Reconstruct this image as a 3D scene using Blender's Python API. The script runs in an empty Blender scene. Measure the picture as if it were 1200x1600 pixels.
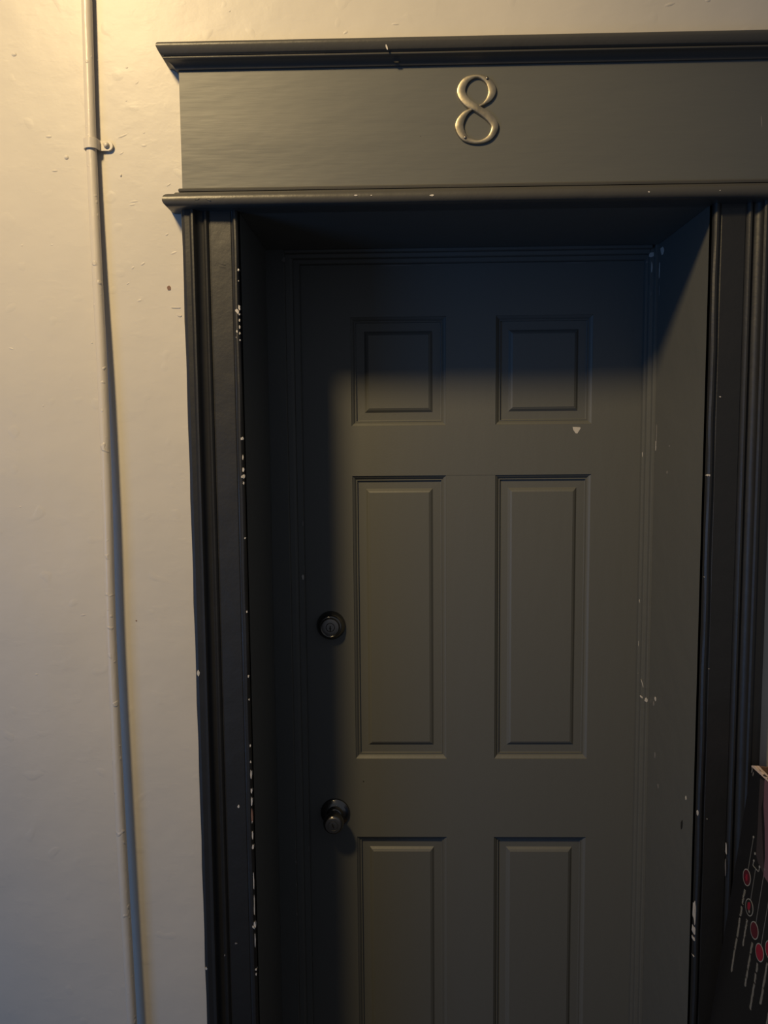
import bpy, bmesh, math, random
from mathutils import Vector, Matrix
random.seed(8)
C = bpy.context.scene.collection

# ------------------------------------------------------------------ camera
cam = bpy.data.cameras.new('camera'); camo = bpy.data.objects.new('camera', cam); C.objects.link(camo)
R_ = Vector((0.99975, 0.020426, -0.00905)); U_ = Vector((0.007204, 0.088673, 0.996035)); F_ = Vector((-0.021147, 0.995851, -0.088504))
camo.matrix_world = Matrix(((R_.x, U_.x, -F_.x, -0.13565), (R_.y, U_.y, -F_.y, -1.42325), (R_.z, U_.z, -F_.z, 1.60956), (0, 0, 0, 1)))
cam.sensor_fit = 'VERTICAL'; cam.sensor_height = 36.0; cam.lens = 36.0 * 1195.5 / 1600.0
cam.clip_start = 0.02
bpy.context.scene.camera = camo

# ------------------------------------------------------------------ light
w = bpy.data.worlds.new('world'); bpy.context.scene.world = w; w.use_nodes = True
w.node_tree.nodes['Background'].inputs[0].default_value = (0.80, 0.86, 1.0, 1)
w.node_tree.nodes['Background'].inputs[1].default_value = 0.125
def lamp(name, kind, loc, col, energy, **kw):
    l = bpy.data.lights.new(name, kind); l.color = col; l.energy = energy
    for k, v in kw.items(): setattr(l, k, v)
    o = bpy.data.objects.new(name, l); C.objects.link(o); o.location = loc
    return o
hall = lamp('hall_lamp', 'SPOT', (-1.14, -1.50, 3.24), (1.0, 0.735, 0.37), 215, shadow_soft_size=0.16, spot_size=math.radians(68), spot_blend=1.0)
hall.rotation_euler = (Vector((-0.34, 0.1, 1.84)) - hall.location).to_track_quat('-Z', 'Y').to_euler()
win = lamp('window_daylight', 'AREA', (-2.5, -2.2, 0.95), (0.13, 0.42, 1.0), 14.5, shape='RECTANGLE', size=1.0, size_y=1.5)
win.rotation_euler = (Vector((0.2, 0.0, 0.9)) - win.location).to_track_quat('-Z', 'Y').to_euler()
vs = bpy.context.scene.view_settings
vs.view_transform = 'Standard'; vs.look = 'None'; vs.gamma = 1; vs.use_curve_mapping = False
vs.exposure = 0.0

# ------------------------------------------------------------------ materials
def mat(name, col, rough=0.5, metal=0.0, bump=(), vary=None, spec=0.5, coat=0.0):
    m = bpy.data.materials.new(name); m.use_nodes = True
    nt = m.node_tree; b = nt.nodes['Principled BSDF']
    b.inputs['Base Color'].default_value = (*col, 1); b.inputs['Roughness'].default_value = rough
    b.inputs['Metallic'].default_value = metal; b.inputs['Specular IOR Level'].default_value = spec
    b.inputs['Coat Weight'].default_value = coat
    tc = nt.nodes.new('ShaderNodeTexCoord')
    prev = None
    for (sc, scale, dist, detail, kind) in bump:
        mp = nt.nodes.new('ShaderNodeMapping'); mp.inputs['Scale'].default_value = sc
        if len(sc) == 3 and kind == 'brush': mp.inputs['Rotation'].default_value = (0, 0.5, 0)
        nt.links.new(tc.outputs['Object'], mp.inputs['Vector'])
        n = nt.nodes.new('ShaderNodeTexNoise'); n.inputs['Scale'].default_value = scale; n.inputs['Detail'].default_value = detail
        nt.links.new(mp.outputs[0], n.inputs['Vector'])
        src = n.outputs['Fac']
        if kind in ('spots', 'brush'):
            r = nt.nodes.new('ShaderNodeMapRange')
            lo, hi = (0.66, 0.74) if kind == 'spots' else (0.56, 0.70)
            r.inputs['From Min'].default_value = lo; r.inputs['From Max'].default_value = hi
            nt.links.new(src, r.inputs['Value']); src = r.outputs[0]
        bp = nt.nodes.new('ShaderNodeBump'); bp.inputs['Strength'].default_value = 1.0; bp.inputs['Distance'].default_value = dist
        nt.links.new(src, bp.inputs['Height'])
        if prev: nt.links.new(prev, bp.inputs['Normal'])
        prev = bp.outputs[0]
    if prev: nt.links.new(prev, b.inputs['Normal'])
    if vary:
        sc, scale, c2, lo, hi = vary
        mp = nt.nodes.new('ShaderNodeMapping'); mp.inputs['Scale'].default_value = sc
        nt.links.new(tc.outputs['Object'], mp.inputs['Vector'])
        n = nt.nodes.new('ShaderNodeTexNoise'); n.inputs['Scale'].default_value = scale; n.inputs['Detail'].default_value = 5
        nt.links.new(mp.outputs[0], n.inputs['Vector'])
        r = nt.nodes.new('ShaderNodeMapRange'); r.inputs['From Min'].default_value = lo; r.inputs['From Max'].default_value = hi
        nt.links.new(n.outputs['Fac'], r.inputs['Value'])
        mx = nt.nodes.new('ShaderNodeMix'); mx.data_type = 'RGBA'
        mx.inputs[6].default_value = (*col, 1); mx.inputs[7].default_value = (*c2, 1)
        nt.links.new(r.outputs[0], mx.inputs[0]); nt.links.new(mx.outputs[2], b.inputs['Base Color'])
    return m

M_WALL = mat('cream_wall_paint', (0.60, 0.565, 0.51), 0.38, spec=0.22,
             bump=(((1, 1, 1), 6, 0.0036, 2, 'n'), ((1, 1, 1.1), 30, 0.00055, 3, 'n'), ((1, 1, 2.2), 22, 0.00010, 3, 'brush'), ((1, 1, 1), 24, 0.0003, 1, 'spots')),
             vary=((1, 1, 1), 3, (0.57, 0.54, 0.49), 0.4, 0.62))
M_PIPE = mat('painted_conduit', (0.60, 0.555, 0.49), 0.34, bump=(((1, 1, 0.25), 70, 0.0012, 3, 'n'), ((1, 1, 1), 60, 0.0008, 1, 'spots')))
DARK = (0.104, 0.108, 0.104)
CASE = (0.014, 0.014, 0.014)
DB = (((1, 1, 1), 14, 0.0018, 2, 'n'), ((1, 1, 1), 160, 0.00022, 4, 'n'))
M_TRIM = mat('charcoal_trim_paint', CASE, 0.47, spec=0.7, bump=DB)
M_HEAD = mat('charcoal_moulding_paint', (0.065, 0.063, 0.058), 0.38, bump=DB)
M_JAMB = mat('charcoal_jamb_paint', DARK, 0.50, bump=DB)
M_FRIEZE = mat('charcoal_board_paint', DARK, 0.47, bump=(((0.4, 1, 1.3), 12, 0.0020, 3, 'n'), ((0.12, 1, 1.4), 150, 0.00016, 3, 'n')))
M_DOOR = mat('charcoal_door_paint', DARK, 0.52, spec=0.65, bump=(((1, 1, 0.2), 40, 0.0004, 2, 'n'), ((1, 1, 1), 260, 0.00016, 3, 'n')))
M_CHIP = mat('exposed_white_primer', (0.56, 0.53, 0.50), 0.7, bump=(((1, 1, 1), 200, 0.0004, 3, 'n'),))
M_SCUFF = mat('grey_scuff', (0.20, 0.19, 0.19), 0.6)
M_BLACK = mat('black_mark', (0.012, 0.012, 0.012), 0.6)
M_BROWN = mat('bare_wood_chip', (0.20, 0.11, 0.08), 0.7)
M_NUM = mat('aged_brass_nickel', (0.60, 0.53, 0.39), 0.40, 0.85, bump=(((1, 1, 1), 60, 0.0006, 2, 'n'),), vary=((1, 1, 1), 22, (0.30, 0.27, 0.21), 0.40, 0.62))  # darker mottling in the base colour imitates uneven reflections on the aged metal
M_STEEL = mat('brushed_nickel', (0.20, 0.195, 0.185), 0.22, 1.0)
M_FACE = mat('lock_face_nickel', (0.24, 0.235, 0.23), 0.42, 1.0)
M_SCREW = mat('dark_screw', (0.30, 0.27, 0.24), 0.3, 1.0)
M_FLOOR = mat('dark_hall_floor', (0.10, 0.075, 0.055), 0.5, bump=(((1, 8, 1), 12, 0.001, 3, 'n'),), vary=((1, 6, 1), 8, (0.07, 0.05, 0.035), 0.4, 0.6))
M_BOX = mat('black_printed_carton', (0.012, 0.012, 0.013), 0.38, bump=(((1, 1, 1), 30, 0.0005, 2, 'n'),))
M_KRAFT = mat('brown_corrugated', (0.14, 0.08, 0.055), 0.85, bump=(((1, 1, 1), 60, 0.0006, 2, 'n'),))
M_EDGE = mat('pale_torn_carton_edge', (0.62, 0.50, 0.44), 0.85, bump=(((1, 1, 1), 150, 0.001, 2, 'n'),))
M_MAUVE = mat('mauve_print', (0.15, 0.085, 0.11), 0.38)
M_MAUVE2 = mat('dark_mauve_print', (0.045, 0.037, 0.040), 0.38)
M_WHITE = mat('white_print', (0.30, 0.30, 0.29), 0.45)
M_LINE = mat('grey_line_print', (0.16, 0.16, 0.16), 0.45)
M_RED = mat('red_print', (0.26, 0.015, 0.035), 0.4)
M_RED2 = mat('deep_red_print', (0.085, 0.012, 0.02), 0.4)

# ------------------------------------------------------------------ helpers
class MB:
    def __init__(s): s.v = []; s.f = []; s.m = []; s.mats = []
    def mi(s, m):
        if m not in s.mats: s.mats.append(m)
        return s.mats.index(m)
    def add(s, vs_, fs, m):
        o = len(s.v); s.v += [tuple(v) for v in vs_]
        k = s.mi(m)
        for f in fs: s.f.append(tuple(o + i for i in f)); s.m.append(k)
    def box(s, x0, x1, y0, y1, z0, z1, m):
        s.add([(x, y, z) for x in (x0, x1) for y in (y0, y1) for z in (z0, z1)],
              [(0, 1, 3, 2), (4, 6, 7, 5), (0, 4, 5, 1), (2, 3, 7, 6), (0, 2, 6, 4), (1, 5, 7, 3)], m)
    def prism(s, pts, a, b, m):            # pts: closed outline, a/b: functions to lower and upper 3D point
        n = len(pts)
        s.add([a(p) for p in pts] + [b(p) for p in pts],
              [tuple(range(n)), tuple(range(2 * n - 1, n - 1, -1))] + [(i, (i + 1) % n, n + (i + 1) % n, n + i) for i in range(n)], m)
    def lathe(s, prof, seg, m, org=(0, 0, 0)):   # prof: (r, out) along -y
        ox, oy, oz = org; vs_ = []; fs = []
        for r, h in prof:
            for k in range(seg):
                a = 2 * math.pi * k / seg
                vs_.append((ox + r * math.cos(a), oy - h, oz + r * math.sin(a)))
        for i in range(len(prof) - 1):
            for k in range(seg):
                k2 = (k + 1) % seg
                fs.append((i * seg + k, i * seg + k2, (i + 1) * seg + k2, (i + 1) * seg + k))
        fs.append(tuple(range(seg))); fs.append(tuple(range(len(prof) * seg - 1, (len(prof) - 1) * seg - 1, -1)))
        s.add(vs_, fs, m)
    def build(s, name, parent=None, bevel=0.0, smooth=0.0, loc=None):
        me = bpy.data.meshes.new(name)
        vs_ = s.v
        if loc: vs_ = [(x - loc[0], y - loc[1], z - loc[2]) for x, y, z in s.v]
        me.from_pydata(vs_, [], s.f)
        for m in s.mats: me.materials.append(m)
        me.polygons.foreach_set('material_index', s.m)
        bm = bmesh.new(); bm.from_mesh(me); bmesh.ops.recalc_face_normals(bm, faces=bm.faces); bm.to_mesh(me); bm.free()
        if smooth:
            me.polygons.foreach_set('use_smooth', [True] * len(me.polygons))
            me.set_sharp_from_angle(angle=math.radians(smooth))
        o = bpy.data.objects.new(name, me); C.objects.link(o)
        if loc: o.location = loc
        if parent is not None: 
            o.parent = parent
            if loc is None: o.location = (-parent.location.x, -parent.location.y, -parent.location.z)
            else: o.location = Vector(loc) - parent.location
        if bevel:
            b = o.modifiers.new('bevel', 'BEVEL'); b.width = bevel; b.segments = 2; b.limit_method = 'ANGLE'; b.angle_limit = math.radians(50)
        return o
def empty(name, loc):
    o = bpy.data.objects.new(name, None); C.objects.link(o); o.location = loc; o.empty_display_size = 0.1
    return o
def tag(o, label=None, cat=None, kind=None, group=None):
    if label: o['label'] = label
    if cat: o['category'] = cat
    if kind: o['kind'] = kind
    if group: o['group'] = group
    return o
def blob(cx, cz, w_, h_, n=9, jag=0.35, rot=0.0):      # irregular closed outline in x,z
    out = []
    for k in range(n):
        a = 2 * math.pi * k / n; r = 1 - jag * random.random()
        x, z = r * math.cos(a) * w_ / 2, r * math.sin(a) * h_ / 2
        out.append((cx + x * math.cos(rot) - z * math.sin(rot), cz + x * math.sin(rot) + z * math.cos(rot)))
    return out
def chip_y(mb, cx, cz, w_, h_, y, t=0.0006, m=None, rot=0.0, n=9, jag=0.4):   # flake on a surface facing -y
    mb.prism(blob(cx, cz, w_, h_, n, jag, rot), lambda p: (p[0], y + 0.001, p[1]), lambda p: (p[0], y - t, p[1]), m or M_CHIP)
def chip_x(mb, cy, cz, w_, h_, x, s, t=0.0006, m=None, rot=0.0):              # flake on a surface facing s*x
    mb.prism(blob(cy, cz, w_, h_, 8, 0.4, rot), lambda p: (x - s * 0.001, p[0], p[1]), lambda p: (x + s * t, p[0], p[1]), m or M_CHIP)

FZ = -0.17            # floor level
DY = 0.316            # door face
XI = 0.423            # half width of the opening
ZO = 2.030            # underside of head

# ------------------------------------------------------------------ setting
f = MB(); f.box(-3.2, 2.6, -3.6, 0.0, FZ - 0.05, FZ, M_FLOOR); f.box(-0.44, 0.44, 0.0, 0.42, FZ - 0.05, FZ, M_FLOOR)
tag(f.build('floor'), 'dark wooden hallway floor below the door', 'floor', 'structure')
wl = MB()
xs = [-3.2, -0.436, 0.436, 2.6]
# one wall with a real opening: front face, back face, sides and reveal
zt = 3.35; zo = 2.043
def quad(a, b, c, d): wl.add([a, b, c, d], [(0, 1, 2, 3)], M_WALL)
for y in (0.0, 0.38):
    quad((-3.2, y, FZ), (-0.436, y, FZ), (-0.436, y, zt), (-3.2, y, zt))
    quad((-0.436, y, zo), (0.436, y, zo), (0.436, y, zt), (-0.436, y, zt))
    quad((0.436, y, FZ), (2.6, y, FZ), (2.6, y, zt), (0.436, y, zt))
quad((-0.436, 0, FZ), (-0.436, .38, FZ), (-0.436, .38, zo), (-0.436, 0, zo))
quad((0.436, 0, FZ), (0.436, .38, FZ), (0.436, .38, zo), (0.436, 0, zo))
quad((-0.436, 0, zo), (-0.436, .38, zo), (0.436, .38, zo), (0.436, 0, zo))
quad((-3.2, 0, zt), (-3.2, .38, zt), (2.6, .38, zt), (2.6, 0, zt))
quad((-3.2, 0, FZ), (-3.2, .38, FZ), (-3.2, .38, zt), (-3.2, 0, zt))
quad((2.6, 0, FZ), (2.6, .38, FZ), (2.6, .38, zt), (2.6, 0, zt))
# plaster lumps, nicks and flakes
def lump(x, z, r, h, sx=1.0, rot=0.0):
    vs_ = [(0, -h, 0)]; fs = []
    for j, (rr, hh) in enumerate(((0.45, 0.85), (0.8, 0.4), (1.0, -0.02))):
        for k in range(10):
            a = 2 * math.pi * k / 10; px, pz = rr * r * sx * math.cos(a), rr * r * math.sin(a)
            vs_.append((px * math.cos(rot) - pz * math.sin(rot), -h * hh, px * math.sin(rot) + pz * math.cos(rot)))
    for k in range(10):
        k2 = (k + 1) % 10; fs.append((0, 1 + k, 1 + k2))
        for j in range(2): fs.append((1 + j * 10 + k, 1 + (j + 1) * 10 + k, 1 + (j + 1) * 10 + k2, 1 + j * 10 + k2))
    wl.add([(x + a, b, z + c) for a, b, c in vs_], fs, M_WALL)
lump(-0.7343, 2.131, .0045, .0022); lump(-0.8208, 2.3103, .004, .0016, 1.3)
lump(-0.6365, 2.098, .003, .002, 0.7); lump(-0.765, 2.168, .003, .001, 2.0); lump(-0.757, 2.108, .002, .001, 3)
for _ in range(16):
    lump(random.uniform(-0.64, -0.545), random.uniform(1.87, 2.30), random.uniform(.0012, .0028), random.uniform(.0003, .0007), random.uniform(1.5, 5), random.uniform(-.1, .8))
for _ in range(10):
    lump(random.uniform(-0.95, -0.70), random.uniform(1.0, 2.38), random.uniform(.001, .002), random.uniform(.0004, .0009), random.uniform(1, 3), random.uniform(-.3, .3))
for _ in range(8):
    lump(random.uniform(-0.5, 0.5), random.uniform(2.31, 2.40), random.uniform(.001, .003), random.uniform(.0004, .0010), random.uniform(1, 4), random.uniform(-.3, .6))
chip_y(wl, -0.5559, 1.8976, .009, .012, 0, .0008, M_BROWN, 0.6)
chip_y(wl, -0.6396, 1.2785, .004, .004, 0, .0003, M_BROWN)
chip_y(wl, -0.545, 1.862, .020, .0025, 0, .0010, M_WALL); chip_y(wl, -0.538, 1.848, .010, .006, 0, .0010, M_WALL)
wo = wl.build('wall_back', smooth=40)
tag(wo, 'cream painted plaster wall around the dark doorway', 'wall', 'structure')

# ------------------------------------------------------------------ door surround
T = empty('trim_1', (0, 0, FZ)); tag(T, 'charcoal painted casing, cornice and jambs framing the doorway', 'door frame', 'structure')
def moulding(profile, xl, xr, base, name, extra=None):
    # profile: list of (out, z) ; returns at both ends
    mb = MB(); vs_ = []; n = len(profile)
    for o_, z in profile:
        vs_ += [(xl - o_, 0.002, z), (xl - o_, -(base + o_), z), (xr + o_, -(base + o_), z), (xr + o_, 0.002, z)]
    fs = []
    for i in range(n - 1):
        for k in range(3): fs.append((i * 4 + k, i * 4 + k + 1, (i + 1) * 4 + k + 1, (i + 1) * 4 + k))
    fs.append((0, 1, 2, 3)); l = (n - 1) * 4; fs.append((l, l + 1, l + 2, l + 3))
    mb.add(vs_, fs, M_HEAD)
    if extra: extra(mb)
    return mb.build(name, T, smooth=32)
def arc(cx, cz, r, a0, a1, n): return [(cx + r * math.cos(math.radians(a0 + (a1 - a0) * i / n)), cz + r * math.sin(math.radians(a0 + (a1 - a0) * i / n))) for i in range(n + 1)]
ZC = 2.3045
def ex(mb): 
    chip_y(mb, -0.153, 2.287, .0035, .012, -0.0475, .0004, M_CHIP, 0.3); chip_y(mb, -0.137, 2.271, .010, .003, -0.0285, .0006, M_BLACK)
corn = [(0.0, ZC), (0.024, ZC)] + arc(0.024, ZC - 0.007, 0.007, 80, -20, 5) + [(0.0285, ZC - 0.014), (0.026, ZC - 0.0185), (0.0235, ZC - 0.0205), (0.0205, ZC - 0.0215)] \
     + arc(0.0195, ZC - 0.0238, 0.0022, 60, -70, 4) + [(0.0165, ZC - 0.0265), (0.0120, ZC - 0.0285), (0.0080, ZC - 0.0315), (0.0055, ZC - 0.0345), (0.0045, ZC - 0.0365), (0.0, ZC - 0.0365)]
moulding(corn, -0.520, 0.557, 0.018, 'cornice', ex)
# frieze board
mb = MB(); nx = 24
pts = []
mb.box(-0.5205, 0.557, -0.018, 0.002, 2.050, 2.2700, M_FRIEZE)
chip_y(mb, 0.5006, 2.1646, .0015, .026, -0.018, .0002, M_SCUFF, 0.12)
chip_y(mb, -0.095, 2.150, .002, .002, -0.018, .0002, M_BLACK)
mb.build('frieze_board', T, bevel=0.0015)
# neck moulding
ZN = 2.0665
def ex2(mb):
    for x, z, a, b in ((-0.2091, 2.0415, .007, .003), (-0.1822, 2.0412, .004, .0022), (-0.0763, 2.0395, .010, .0042), (0.2981, 2.0395, .004, .003), (0.42, 2.040, .002, .002)):
        chip_y(mb, x, z, a, b, -0.0475, .0006)
    chip_y(mb, -0.468, 2.0385, .010, .0018, -0.0475, .0007, M_HEAD, -0.3); chip_y(mb, -0.487, 2.0395, .010, .002, -0.0475, .0007, M_HEAD, 0.1)
neck = [(0.0, ZN), (0.005, ZN - 0.0005), (0.0065, ZN - 0.003), (0.0060, ZN - 0.0060), (0.0020, ZN - 0.0070), (0.0020, ZN - 0.0085), (0.0105, ZN - 0.0090), (0.0125, ZN - 0.012), (0.0135, ZN - 0.0155)] \
     + arc(0.0175, ZN - 0.0260, 0.0120, 75, -85, 9) + [(0.012, ZN - 0.0383), (0.0, ZN - 0.0383)]
moulding(neck, -0.520, 0.557, 0.018, 'neck_moulding', ex2)
# side casings: (u from opening outwards, out)
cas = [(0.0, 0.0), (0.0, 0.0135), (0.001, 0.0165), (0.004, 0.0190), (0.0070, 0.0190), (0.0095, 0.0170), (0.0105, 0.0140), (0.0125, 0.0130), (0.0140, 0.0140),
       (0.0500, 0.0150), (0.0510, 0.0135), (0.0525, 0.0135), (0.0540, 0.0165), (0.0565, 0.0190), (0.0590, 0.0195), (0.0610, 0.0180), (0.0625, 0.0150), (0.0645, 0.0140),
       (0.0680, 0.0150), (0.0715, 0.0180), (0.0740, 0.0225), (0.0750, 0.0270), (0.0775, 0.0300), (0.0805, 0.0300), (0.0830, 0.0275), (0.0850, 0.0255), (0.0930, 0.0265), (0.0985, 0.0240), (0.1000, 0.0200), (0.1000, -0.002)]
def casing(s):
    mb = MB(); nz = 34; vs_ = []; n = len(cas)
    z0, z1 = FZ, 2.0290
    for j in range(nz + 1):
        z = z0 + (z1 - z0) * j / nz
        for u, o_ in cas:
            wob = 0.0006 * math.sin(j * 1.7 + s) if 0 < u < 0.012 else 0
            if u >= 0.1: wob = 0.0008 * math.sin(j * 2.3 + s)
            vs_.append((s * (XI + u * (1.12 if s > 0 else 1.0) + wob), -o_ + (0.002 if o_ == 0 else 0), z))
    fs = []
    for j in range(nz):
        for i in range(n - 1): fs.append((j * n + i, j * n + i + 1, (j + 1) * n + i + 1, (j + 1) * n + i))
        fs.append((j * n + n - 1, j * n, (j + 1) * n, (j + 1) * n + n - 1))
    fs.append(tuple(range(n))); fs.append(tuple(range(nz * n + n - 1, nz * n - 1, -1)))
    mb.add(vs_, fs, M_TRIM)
    def edge(z, h, wd=.003, m=None, u=0.0012, jag=.45):   # flake straddling the inner arris
        x = s * (XI + u)
        mb.prism(blob(x, z, wd, h, 11, jag), lambda p: (p[0], -0.010, p[1]), lambda p: (p[0], -0.0172 - 0.0012 * random.random(), p[1]), m or M_CHIP)
    def flat(u, z, w_, h_, out, m=None, rot=0): chip_y(mb, s * (XI + u), z, w_, h_, -out, .0004, m, rot)
    if s < 0:
        for z, h, wd in ((1.9245, .005, .004), (1.905, .003, .002), (1.858, .012, .004), (1.846, .006, .004), (1.835, .006, .003), (1.8224, .009, .003), (1.812, .006, .003), (1.800, .004, .003),
                         (1.6221, .009, .005), (1.588, .012, .003), (1.565, .010, .004), (1.5522, .009, .006), (1.540, .008, .003), (1.4379, .004, .003), (1.299, .005, .003),
                         (1.1749, .006, .003), (1.130, .004, .0025), (1.040, .008, .003), (1.008, .006, .003), (0.9826, .026, .004), (0.9512, .012, .004), (0.930, .020, .004), (0.8624, .020, .003), (0.838, .012, .004),
                         (0.770, .045, .0022), (0.720, .05, .0022), (0.6795, .018, .005), (0.650, .035, .0022), (0.5878, .005, .004), (0.578, .006, .003)):
            edge(z, h, wd)
        edge(0.9000, .034, .0045, M_BROWN); edge(0.893, .016, .003)
        flat(.0055, 1.8518, .0065, .009, .0192); flat(.0035, 1.850, .005, .010, .0190); flat(.0060, 1.8155, .0035, .006, .0190); flat(.0075, 1.805, .002, .003, .0185)
        flat(.003, 1.6215, .004, .006, .0185); flat(.0035, 1.5515, .0045, .006, .0188, M_CHIP); flat(.004, 0.677, .004, .009, .0190, None, .5)
        flat(.0274, 0.9183, .0045, .008, .0145, M_CHIP, -.3); flat(.0397, 0.6401, .006, .004, .0150, M_SCUFF); flat(.0614, 0.6177, .003, .004, .0182, M_SCUFF)
        flat(.0940, 1.185, .0060, .016, .0262, M_WALL); flat(.0965, 0.5952, .005, .007, .0255, M_CHIP)
        for z in (1.93, 1.935): flat(.030, z, .014, .001, .0146, M_TRIM, -.2)
    else:
        for z, h, wd in ((1.5476, .004, .004), (0.908, .014, .0035), (0.7080, .055, .004), (0.672, .025, .006), (0.655, .010, .006), (0.62, .004, .003), (1.36, .002, .002)):
            edge(z, h, wd)
        flat(.0214, 1.6893, .004, .003, .0144); flat(.0040, 1.5476, .0045, .005, .0190, None, .5); flat(.0154, 1.1859, .003, .003, .0142, M_SCUFF); flat(.0202, 0.8942, .002, .002, .0144)
        flat(.0560, 0.8370, .0030, .034, .0190, M_CHIP, 0.03); flat(.0560, 0.8000, .0022, .040, .0190, M_SCUFF, 0.03)
    return mb.build('side_casing', T, smooth=28)
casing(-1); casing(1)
# jamb linings (the deep reveal)
mb = MB(); mb.box(-0.436, -XI, -0.010, 0.38, FZ, ZO + .013, M_JAMB)
mb.build('jamb_lining', T, bevel=0.0012)
mb = MB(); mb.box(XI, 0.436, -0.010, 0.38, FZ, ZO + .013, M_JAMB)
chip_x(mb, 0.040, 0.9090, .007, .011, XI, -1); chip_x(mb, 0.058, 0.845, .012, .030, XI, -1, .0003, M_BLACK, .35)
chip_x(mb, 0.230, 1.045, .012, .012, XI, -1, .0006, M_CHIP, .4); chip_x(mb, 0.240, 1.030, .010, .016, XI, -1, .0005, M_SCUFF)
chip_x(mb, 0.262, 1.62, .004, .060, XI, -1, .0005, M_SCUFF); chip_x(mb, 0.264, 1.60, .003, .030, XI, -1, .0006)
chip_x(mb, 0.18, 1.60, .008, .006, XI, -1, .0003, M_SCUFF); chip_x(mb, 0.19, 1.545, .010, .008, XI, -1, .0003, M_SCUFF)
chip_x(mb, 0.250, 2.012, .030, .022, XI, -1, .0006, M_CHIP, .5); chip_x(mb, 0.266, 1.975, .004, .050, XI, -1, .0006, M_CHIP); chip_x(mb, 0.264, 1.93, .003, .030, XI, -1, .0006, M_SCUFF)
chip_x(mb, 0.225, 0.92, .010, .020, XI, -1, .0003, M_SCUFF); chip_x(mb, 0.20, 0.86, .010, .012, XI, -1, .0003, M_SCUFF)
mb.build('jamb_lining', T, bevel=0.0012)
mb = MB(); mb.box(-XI, XI, -0.010, 0.38, ZO, ZO + .013, M_JAMB)
mb.build('head_lining', T, bevel=0.0012)
# inner frame stops, stepped
def stop(prof, s, name, chips):   # prof: (x, y) outline of the section, extruded in z
    mb = MB(); mb.prism(prof, lambda p: (p[0], p[1], FZ), lambda p: (p[0], p[1], ZO), M_JAMB)
    chips(mb)
    return mb.build(name, T, bevel=0.0015)
def chl(mb):
    chip_y(mb, -0.357, 1.4315, .004, .016, 0.300, .0005, M_SCUFF); chip_y(mb, -0.3585, 1.3081, .006, .014, 0.300, .0006, M_CHIP, .1); chip_y(mb, -0.3562, 1.326, .002, .03, 0.300, .0005, M_SCUFF)
    for z in (0.644, 0.5889, 0.5159): chip_y(mb, -0.3838, z, .0035, .008, 0.271, .0005, M_SCUFF)
    for z in (0.74, 0.66): chip_y(mb, -0.3562, z, .0015, .02, 0.300, .0004, M_SCUFF)
    chip_y(mb, -0.384, 2.010, .009, .014, 0.271, .0005, M_SCUFF)
    chip_y(mb, -0.386, 1.10, .002, .004, 0.271, .0005, M_SCUFF)
stop([(-XI, 0.271), (-0.3845, 0.271), (-0.3830, 0.2725), (-0.3830, 0.285), (-0.3735, 0.286), (-0.3680, 0.289), (-0.3670, 0.2995), (-0.3560, 0.3005), (-0.3545, 0.302), (-0.3545, 0.3162), (-XI, 0.3162)], -1, 'frame_stop', chl)
def chr_(mb):
    for x, z, w_, h_ in ((0.4062, 1.5812, .0018, .018), (0.4062, 1.2490, .0022, .013), (0.4064, 1.1507, .0016, .017), (0.4072, 1.0816, .0028, .009)): chip_y(mb, x, z, w_, h_, 0.3020, .0006)
    chip_y(mb, 0.4130, 1.0578, .0022, .035, 0.287, .0006, M_CHIP, .28); chip_y(mb, 0.4110, 1.030, .005, .012, 0.2870, .0006, M_CHIP, .6); chip_y(mb, 0.4165, 1.0285, .008, .012, 0.2720, .0007)
    chip_y(mb, 0.4150, 1.015, .004, .016, 0.2870, .0005, M_SCUFF); chip_y(mb, 0.4150, 0.90, .003, .008, 0.2870, .0005, M_SCUFF)
    chip_y(mb, 0.4130, 2.0123, .016, .014, 0.2860, .0006, M_CHIP, .3); chip_y(mb, 0.4130, 1.985, .0035, .030, 0.2860, .0006, M_CHIP)
    chip_y(mb, 0.4070, 2.000, .006, .006, 0.3015, .0005, M_SCUFF); chip_y(mb, 0.4125, 1.93, .003, .012, 0.286, .0005, M_SCUFF)
stop([(XI, 0.271), (0.4175, 0.2715), (0.4165, 0.2730), (0.4165, 0.286), (0.4105, 0.287), (0.4095, 0.2885), (0.4095, 0.301), (0.4058, 0.3015), (0.4050, 0.3030), (0.4050, 0.3162), (XI, 0.3162)], 1, 'frame_stop', chr_)
mb = MB()
pr = [(ZO, 0.271), (2.0250, 0.2715), (2.0235, 0.2730), (2.0235, 0.286), (2.0165, 0.287), (2.0150, 0.2890), (2.0150, 0.301), (2.0075, 0.3015), (2.0060, 0.3030), (2.0060, 0.3162), (ZO, 0.3162)]
mb.prism(pr, lambda p: (-0.3835, p[1], p[0]), lambda p: (0.4100, p[1], p[0]), M_JAMB)
mb.build('head_stop', T, bevel=0.0015)

# ------------------------------------------------------------------ door
D = empty('door_1', (0.025, DY, FZ + 0.006)); tag(D, 'charcoal six-panel door set deep in the doorway', 'door', 'structure')
xd0, xd1, zd0, zd1 = -0.3600, 0.4100, FZ + 0.008, 2.0095
cols = [(-0.2440, -0.0305), (0.0805, 0.2965)]; rows = [(0.075, 0.6815), (0.8725, 1.5375), (1.6505, 1.8920)]
mb = MB()
gx = [xd0, cols[0][0], cols[0][1], cols[1][0], cols[1][1], xd1]; gz = [zd0, rows[0][0], rows[0][1], rows[1][0], rows[1][1], rows[2][0], rows[2][1], zd1]
for i in range(5):
    for j in range(7):
        if i in (1, 3) and j in (1, 3, 5): continue
        mb.add([(gx[i], DY, gz[j]), (gx[i + 1], DY, gz[j]), (gx[i + 1], DY, gz[j + 1]), (gx[i], DY, gz[j + 1])], [(0, 1, 2, 3)], M_DOOR)
yb = DY + 0.040
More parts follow.
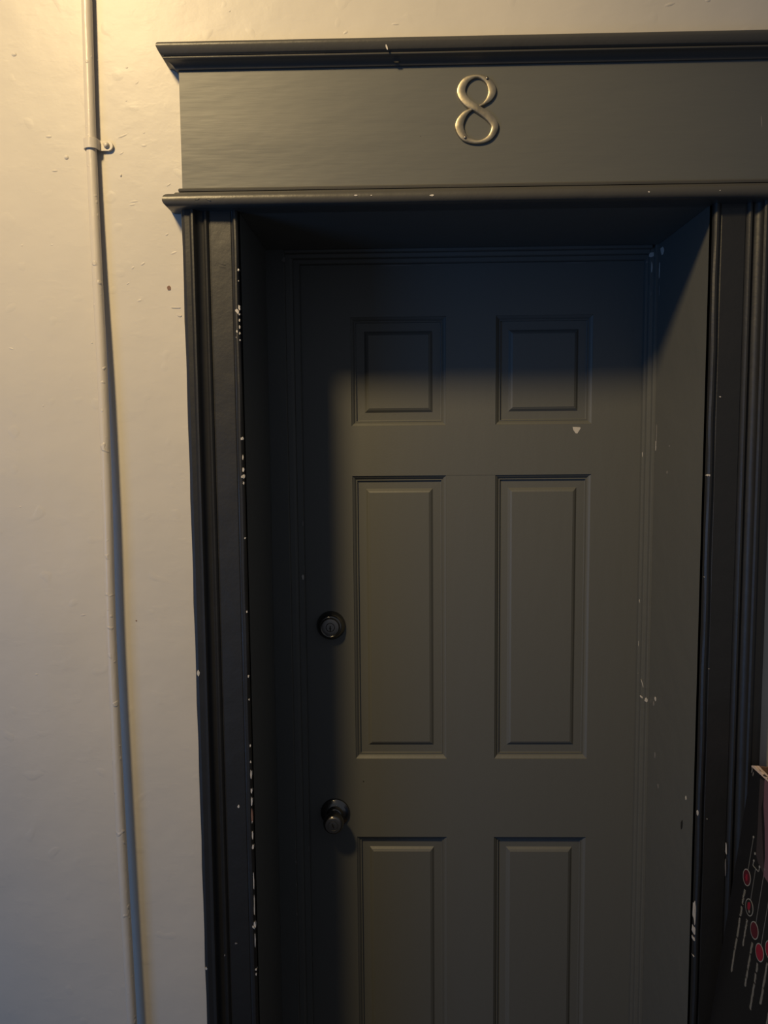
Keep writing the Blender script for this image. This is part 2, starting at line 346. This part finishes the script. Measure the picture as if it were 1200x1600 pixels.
mb.add([(x, yb, z) for x in (xd0, xd1) for z in (zd0, zd1)], [(0, 1, 3, 2)], M_DOOR)
mb.add([(x, y, z) for x in (xd0, xd1) for y in (DY, yb) for z in (zd0, zd1)], [(0, 1, 3, 2), (4, 6, 7, 5), (0, 4, 6, 2), (1, 3, 7, 5)], M_DOOR)
mb.prism([(.2535, 1.6440), (.2700, 1.6432), (.2715, 1.6410), (.2640, 1.6290), (.2600, 1.6300), (.2545, 1.6380)], lambda p: (p[0], DY + .001, p[1]), lambda p: (p[0], DY - .0006, p[1]), M_CHIP)
chip_y(mb, -0.2267, 0.8176, .004, .003, DY, .0003, M_BLACK, .8)
for x, z, a, b in ((-0.1392, 2.0035, .080, .0020), (0.255, 2.0040, .055, .0014), (-0.3278, 2.0035, .013, .0012), (-0.06, 2.004, .05, .0008)): chip_y(mb, x, z, a, b, DY, .0004, M_SCUFF, 0, 14, .25)
# hairline joint between lock rail and muntin
mb.box(-0.030, 0.080, DY - 0.00015, DY + 0.001, 1.5372, 1.5378, M_BLACK)
mb.build('slab', D)
def panel(x0, x1, z0, z1):
    rings = [(0, 0), (.0006, .0016), (.0020, .0026), (.0045, .0042), (.0068, .0066), (.0080, .0086), (.0092, .0086), (.0096, .0080), (.0108, .0080), (.0112, .0124), (.0122, .0128),
             (.0300, .0124), (.0310, .0116), (.0350, .0082), (.0385, .0066), (.0392, .0060), (.0400, .0060)]
    mb = MB(); vs_ = []; fs = []
    for ins, d in rings: vs_ += [(x0 + ins, DY + d, z0 + ins), (x1 - ins, DY + d, z0 + ins), (x1 - ins, DY + d, z1 - ins), (x0 + ins, DY + d, z1 - ins)]
    for i in range(len(rings) - 1):
        for k in range(4): fs.append((i * 4 + k, i * 4 + (k + 1) % 4, (i + 1) * 4 + (k + 1) % 4, (i + 1) * 4 + k))
    l = (len(rings) - 1) * 4; fs.append((l, l + 1, l + 2, l + 3))
    # closed back so that the panel has thickness
    bs = len(vs_); vs_ += [(x0, yb - .004, z0), (x1, yb - .004, z0), (x1, yb - .004, z1), (x0, yb - .004, z1)]
    fs.append((bs, bs + 1, bs + 2, bs + 3)); fs += [(k, (k + 1) % 4, bs + (k + 1) % 4, bs + k) for k in range(4)]
    mb.add(vs_, fs, M_DOOR)
    mb.build('panel', D)
for x0, x1 in cols:
    for z0, z1 in rows: panel(x0, x1, z0, z1)
# deadbolt
lx = -0.2975
db = MB(); db.lathe([(0.0335, 0.0), (0.0335, 0.002), (0.0325, 0.006), (0.0290, 0.014), (0.0250, 0.0200), (0.0240, 0.0205)], 56, M_STEEL, (lx, DY, 1.1925))
dbo = db.build('deadbolt', D, smooth=35)
r = MB(); r.lathe([(0.0225, 0.016), (0.0230, 0.0215), (0.0226, 0.0235), (0.0215, 0.0245), (0.0205, 0.0240), (0.0200, 0.0228), (0.0195, 0.0226)], 56, M_STEEL, (lx, DY, 1.1925))
ro = r.build('rim_ring', dbo, smooth=50); ro.location = (0, 0, 0)
r = MB(); r.lathe([(0.0196, 0.018), (0.0196, 0.0226), (0.0185, 0.0230), (0.0105, 0.0232), (0.0100, 0.0226), (0.0095, 0.0226), (0.0090, 0.0236), (0.0075, 0.0238), (0.0074, 0.0238)], 48, M_FACE, (lx, DY, 1.1925))
ro = r.build('cylinder_face', dbo, smooth=35); ro.location = (0, 0, 0)
def keyhole(par, x, y, z, h, rot):
    k = MB(); pts = [(-.0008, -h / 2), (.0008, -h / 2), (.0008, -h * .1), (.0016, 0), (.0008, h * .15), (.0009, h / 2), (-.0009, h / 2), (-.0009, h * .2), (-.0017, h * .05), (-.0008, -h * .1)]
    c, s_ = math.cos(rot), math.sin(rot); pts = [(x + 1.7 * a * c - 1.1 * b * s_, z + 1.7 * a * s_ + 1.1 * b * c) for a, b in pts]
    k.prism(pts, lambda p: (p[0], y, p[1]), lambda p: (p[0], y - .0012, p[1]), M_BLACK)
    o = k.build('keyhole', par); o.location = (0, 0, 0)
keyhole(dbo, lx, DY - .0232, 1.190, .011, 0.0)
# knob
kx, kz = -0.2942, 0.7415
kb = MB(); kb.lathe([(0.0115, 0.010), (0.0115, 0.0235), (0.0150, 0.0250), (0.0170, 0.0290), (0.0210, 0.0350), (0.0232, 0.0430), (0.0238, 0.0520), (0.0225, 0.0590), (0.0196, 0.0630), (0.0188, 0.0634)], 56, M_STEEL, (kx, DY, kz))
kbo = kb.build('door_knob', D, smooth=40)
r = MB(); r.lathe([(0.0345, 0.0), (0.0345, 0.0025), (0.0330, 0.0050), (0.0290, 0.0068), (0.0280, 0.0076), (0.0255, 0.0092), (0.0200, 0.0105), (0.0180, 0.0135), (0.0165, 0.0185), (0.0150, 0.0195), (0.0118, 0.0200)], 56, M_STEEL, (kx, DY, kz))
ro = r.build('rosette', kbo, smooth=35); ro.location = (0, 0, 0)
r = MB(); r.lathe([(0.0186, 0.060), (0.0186, 0.0634), (0.0176, 0.0644), (0.0120, 0.0648), (0.0115, 0.0640), (0.0105, 0.0640), (0.0100, 0.0650), (0.0060, 0.0653)], 48, M_FACE, (kx, DY, kz))
ro = r.build('cylinder_face', kbo, smooth=35); ro.location = (0, 0, 0)
keyhole(kbo, kx, DY - .0645, kz, .010, 0.35)

# ------------------------------------------------------------------ numeral 8 on the frieze
P = [(585, 308, 20), (515, 334, 42), (484, 400, 58), (520, 466, 54), (590, 512, 48), (660, 560, 52), (703, 622, 48), (668, 692, 34), (590, 718, 23), (507, 689, 44), (472, 615, 58), (505, 545, 38),
     (560, 510, 14), (622, 484, 16), (668, 445, 38), (684, 392, 55), (653, 335, 40)]
def cr(a, b, c, d, t): return 0.5 * (2 * b + (c - a) * t + (2 * a - 5 * b + 4 * c - d) * t * t + (3 * b - 3 * c + d - a) * t ** 3)
path = []
n = len(P)
for i in range(n):
    for k in range(8):
        q = [P[(i + o_) % n] for o_ in (-1, 0, 1, 2)]
        path.append(tuple(cr(q[0][c], q[1][c], q[2][c], q[3][c], k / 8) for c in range(3)))
S8 = 0.1166 / 432.0; nx0, nz0 = 585, 514; NX, NZ = 0.0035, 2.1925
mb = MB(); vs_ = []; fs = []; N = len(path); sec = [(-.5, 0), (-.5, .55), (-.44, .84), (-.30, .97), (0.0, 1.0), (.30, .97), (.44, .84), (.5, .55), (.5, 0)]
for i in range(N):
    a, b, wd = path[i]; a2, b2, _ = path[(i + 1) % N]; a0, b0, _ = path[i - 1]
    tx, tz = a2 - a0, -(b2 - b0); l = math.hypot(tx, tz); px, pz = -tz / l, tx / l
    x, z = NX + (a - nx0) * S8, NZ - (b - nz0) * S8
    top = .0054 + .0014 * math.exp(-((i - 32) / 11.0) ** 2)
    for u, h in sec:
        vs_.append((x + px * u * wd * S8, -0.018 - h * top + (0 if h else 0.0004), z + pz * u * wd * S8))
m_ = len(sec)
for i in range(N):
    j = (i + 1) % N
    for k in range(m_): fs.append((i * m_ + k, j * m_ + k, j * m_ + (k + 1) % m_, i * m_ + (k + 1) % m_))
mb.add(vs_, fs, M_NUM)
e8 = mb.build('house_number', smooth=38, loc=(NX, -0.018, NZ))
tag(e8, 'aged brass numeral 8 fixed on the charcoal board above the door', 'number')
for (a, b) in ((652, 326), (510, 692)):
    r = MB(); r.lathe([(0.0024, 0.0), (0.0024, 0.0066), (0.0018, 0.0074), (0.0006, 0.0078)], 16, M_SCREW, (NX + (a - nx0) * S8, -0.018, NZ - (b - nz0) * S8))
    o = r.build('screw', e8, smooth=50); o.location = (-NX, 0.018, -NZ)

# ------------------------------------------------------------------ conduit on the wall
PX = [(-0.6800, -.0108, 3.35), (-0.6808, -.0108, 2.55), (-0.6815, -.0108, 2.394), (-0.6838, -.0112, 2.163), (-0.6818, -.0140, 1.953), (-0.6775, -.0195, 1.7235), (-0.6770, -.0235, 1.489), (-0.6790, -.0250, 1.248), (-0.6752, -.0258, .873), (-0.6690, -.0260, .479), (-0.6650, -.0240, .15), (-0.664, -.020, FZ)]
mb = MB(); ring = []; seg = 24; RP = 0.0092
pts = []
for i in range(len(PX) - 1):
    q = [PX[max(0, i - 1)], PX[i], PX[i + 1], PX[min(len(PX) - 1, i + 2)]]
    for k in range(10): pts.append(tuple(cr(q[0][c], q[1][c], q[2][c], q[3][c], k / 10) for c in range(3)))
pts.append(PX[-1])
vs_ = []; fs = []
for (x, y, z) in pts:
    for k in range(seg): a = 2 * math.pi * k / seg; vs_.append((x + RP * math.cos(a), y + RP * math.sin(a), z))
for i in range(len(pts) - 1):
    for k in range(seg): k2 = (k + 1) % seg; fs.append((i * seg + k, i * seg + k2, (i + 1) * seg + k2, (i + 1) * seg + k))
fs.append(tuple(range(seg))); fs.append(tuple(range(len(pts) * seg - 1, (len(pts) - 1) * seg - 1, -1)))
mb.add(vs_, fs, M_PIPE)
o = mb.build('conduit_pipe', smooth=60, loc=(-0.664, -0.02, FZ))
tag(o, 'thin cream painted conduit pipe running down the wall left of the door', 'pipe')
# one-hole strap
def strap():
    zc = 2.1480; w2 = 0.0090; cx, cy = -0.6836, -0.0112; rr = RP + 0.0016
    prof = [(cx - rr - .0002, 0.0)]
    for k in range(13):
        a = math.radians(185 - k * 190 / 12)      # over the front of the pipe
        prof.append((cx + rr * math.cos(a), cy - rr * math.sin(a)))
    prof += [(cx + rr + .0010, -.0060), (cx + rr + .0025, -.0038), (cx + rr + .017, -.0034)]
    mb = MB(); t = .0024; n = len(prof); vs_ = []; fs = []
    nl = []
    for i, p_ in enumerate(prof):
        a = Vector(prof[max(0, i - 1)]); b = Vector(prof[min(n - 1, i + 1)]); d = (b - a).normalized(); nl.append((d.y, -d.x))
    for z in (-1, 1):
        for i, p_ in enumerate(prof):
            taper = w2
            zz = zc + z * taper
            vs_.append((p_[0], p_[1], zz)); vs_.append((p_[0] + nl[i][0] * t, p_[1] + nl[i][1] * t, zz))
    for i in range(n - 1):
        a = 2 * i; b = 2 * i + 2; A = a + 2 * n; B = b + 2 * n
        fs += [(a, b, b + 1, a + 1), (A, A + 1, B + 1, B), (a, A, B, b), (a + 1, b + 1, B + 1, A + 1)]
    fs += [(0, 1, 1 + 2 * n, 2 * n), (2 * n - 2, 4 * n - 2, 4 * n - 1, 2 * n - 1)]
    mb.add(vs_, fs, M_PIPE)
    # rounded ear
    ex_ = cx + rr + .0165
    mb.prism([(ex_ + .0090 * math.cos(math.radians(a)), zc + .0090 * math.sin(math.radians(a))) for a in range(-100, 101, 20)], lambda p: (p[0], 0.0, p[1]), lambda p: (p[0], -.0058, p[1]), M_PIPE)
    o = mb.build('pipe_strap', smooth=40, bevel=.0006, loc=(cx, 0, zc))
    tag(o, 'small cream painted one-hole strap holding the conduit pipe to the wall', 'clamp')
    r = MB(); r.lathe([(0.0052, 0.0), (0.0052, 0.0072), (0.0045, 0.0092), (0.0026, 0.0104), (0.0006, 0.0108)], 20, M_PIPE, (cx + rr + .0145, 0, zc + .0005))
    s_ = r.build('screw', o, smooth=50); s_.location = (-cx, 0, -zc)
strap()

# ------------------------------------------------------------------ carton leaning beside the door
TH = math.radians(7)
H = 1.2; top = Vector((0.510, -0.045, 1.0167))
bx = empty('cardboard_box', (0, 0, 0))
bx.rotation_euler = (0, TH, 0)
# local frame: origin at the bottom back-left corner, x into the box, -y towards the hall, z up along the tilted side
L_ = (top.z - FZ) / math.cos(TH)
bx.location = (top.x - math.sin(TH) * L_, top.y, FZ)
W, DP, t = 0.34, 0.36, 0.006
tag(bx, 'tall black printed carton with torn open top leaning beside the right casing', 'box')
def bpart(mb, name): 
    o = mb.build(name); o.parent = bx; return o
def thin(mb, pts, m, t_=0.0003):   # print on the left side; pts in (v, u): v towards the hall, u down from the top
    mb.prism(pts, lambda p: (0.0004, -p[0], L_ - p[1]), lambda p: (-t_, -p[0], L_ - p[1]), m)
mb = MB()
mb.box(0, t, -DP, 0, 0, L_ - 0.0025, M_BOX)
# torn pale edge
pr = [(0.0, L_ - .0045)] + [(DP * k / 40, L_ - .0030 + random.uniform(-.0022, .0030)) for k in range(1, 40)] + [(DP, L_ - .0045)]
pr2 = [(0.0, L_ - .006), (DP, L_ - .006)]
poly = pr + pr2[::-1]
mb.prism(poly, lambda p: (-0.0004, -p[0], p[1]), lambda p: (0.0036, -p[0], p[1]), M_EDGE)
pr = [(0.0, L_ - .0045)] + [(DP * k / 30, L_ - .0005 + random.uniform(-.0020, .0030)) for k in range(1, 30)] + [(DP, L_ - .0045)]
mb.prism(pr + pr2[::-1], lambda p: (0.0046, -p[0], p[1]), lambda p: (0.0074, -p[0], p[1]), M_EDGE)
for v, u, a, b in ((.004, .012, .004, .012), (.010, .016, .003, .010), (.002, .006, .004, .008)):
    thin(mb, blob(v, u, a, b, 9, .5), M_SCUFF)
thin(mb, [(.036, .012), (.056, .010), (.056, .060), (.082, .120), (.100, .158), (.074, .150), (.064, .142), (.054, .090), (.044, .050)], M_MAUVE2)
thin(mb, [(.052, .007), (.20, .007), (.24, .08), (.23, .157), (.160, .166), (.118, .163), (.098, .160), (.094, .130), (.078, .085), (.062, .050)], M_MAUVE, .0005)
vcol = (.0458, .0700, .0980, .1250, .1525, .1800)
ucen = (.1950, .2370, .2617, .2840, .2600, .2960)
def ring(v, u, r, m, t_): thin(mb, [(v + r * math.cos(2 * math.pi * k / 28), u + r * math.sin(2 * math.pi * k / 28)) for k in range(28)], m, t_)
for i, (v, u) in enumerate(zip(vcol, ucen)):
    ring(v, u, .0145, M_WHITE, .0003); ring(v, u, .0128, (M_RED2, M_BLACK, M_RED2, M_RED, M_RED, M_RED2)[i], .0005)
    if i == 1: thin(mb, blob(v - .001, u - .002, .014, .018, 9, .3), M_RED, .0007); thin(mb, blob(v + .003, u + .006, .006, .006, 7, .3), M_SCUFF, .0009)
    if i == 0: thin(mb, blob(v, u, .010, .014, 9, .4), M_RED, .0007)
for (v0, u0, v1, u1) in ((.0461, .1182, .0459, .1805), (.0600, .1552, .0592, .1641), (.0592, .1641, .0800, .1640), (.0700, .1640, .0705, .2225), (.0815, .1542, .0815, .1625), (.0985, .1484, .0990, .2470), (.1260, .150, .1260, .2690), (.1525, .15, .1525, .2450)):
    d = Vector((v1 - v0, u1 - u0)).normalized(); nx_, ny_ = -d.y * .0007, d.x * .0007
    bright = M_WHITE if (u1 - u0) < .012 else M_LINE
    thin(mb, [(v0 + nx_, u0 + ny_), (v1 + nx_, u1 + ny_), (v1 - nx_, u1 - ny_), (v0 - nx_, u0 - ny_)], bright)
for v, u in ((.0461, .1182), (.0600, .1552), (.0815, .1542), (.0985, .1484), (.060, .1418), (.1260, .150)): ring(v, u, .0022, M_WHITE, .0005)
# rows of small print beneath each icon, one word after another
words = [(.0458, [(.2185, .2480), (.2520, .2705), (.2735, .3100), (.3130, .3335), (.3360, .3765)]),
         (.0700, [(.2610, .2780), (.2800, .2945), (.2975, .3110)]),
         (.0980, [(.2850, .3055), (.3080, .3105), (.3115, .3340), (.3375, .3490), (.3520, .3660)]),
         (.1250, [(.3050, .3215), (.3240, .3400), (.3425, .3890)]),
         (.1525, [(.2840, .3270), (.3300, .3570)]), (.1800, [(.320, .350), (.353, .385)])]
for v, ws in words:
    for u0, u1 in ws:
        u = u0
        while u < u1 - .0010:
            k = random.random()
            hi = .0036 if k < .3 else .0018; lo = -.0038 if k > .82 else -.0026
            thin(mb, [(v + lo, u), (v + hi, u), (v + hi, u + .0011), (v + lo, u + .0011)], M_WHITE)
            if k > .35:
                c = random.choice((-.0026, -.0004, .0012)); thin(mb, [(v + c, u), (v + c + .0010, u), (v + c + .0010, u + .0028), (v + c, u + .0028)], M_WHITE, .0002)
            u += .0026
bpart(mb, 'printed_side')
mb = MB(); mb.box(W - t, W, -DP, 0, 0, L_, M_BOX); bpart(mb, 'right_side')
mb = MB(); mb.box(t, W - t, -t, 0, 0, L_ - .003, M_KRAFT); bpart(mb, 'back_side')
mb = MB(); mb.box(t, W - t, -DP, -DP + t, 0, L_, M_BOX); bpart(mb, 'front_side')
mb = MB(); mb.box(t, W - t, -DP + t, -t, 0, t, M_KRAFT); bpart(mb, 'bottom')
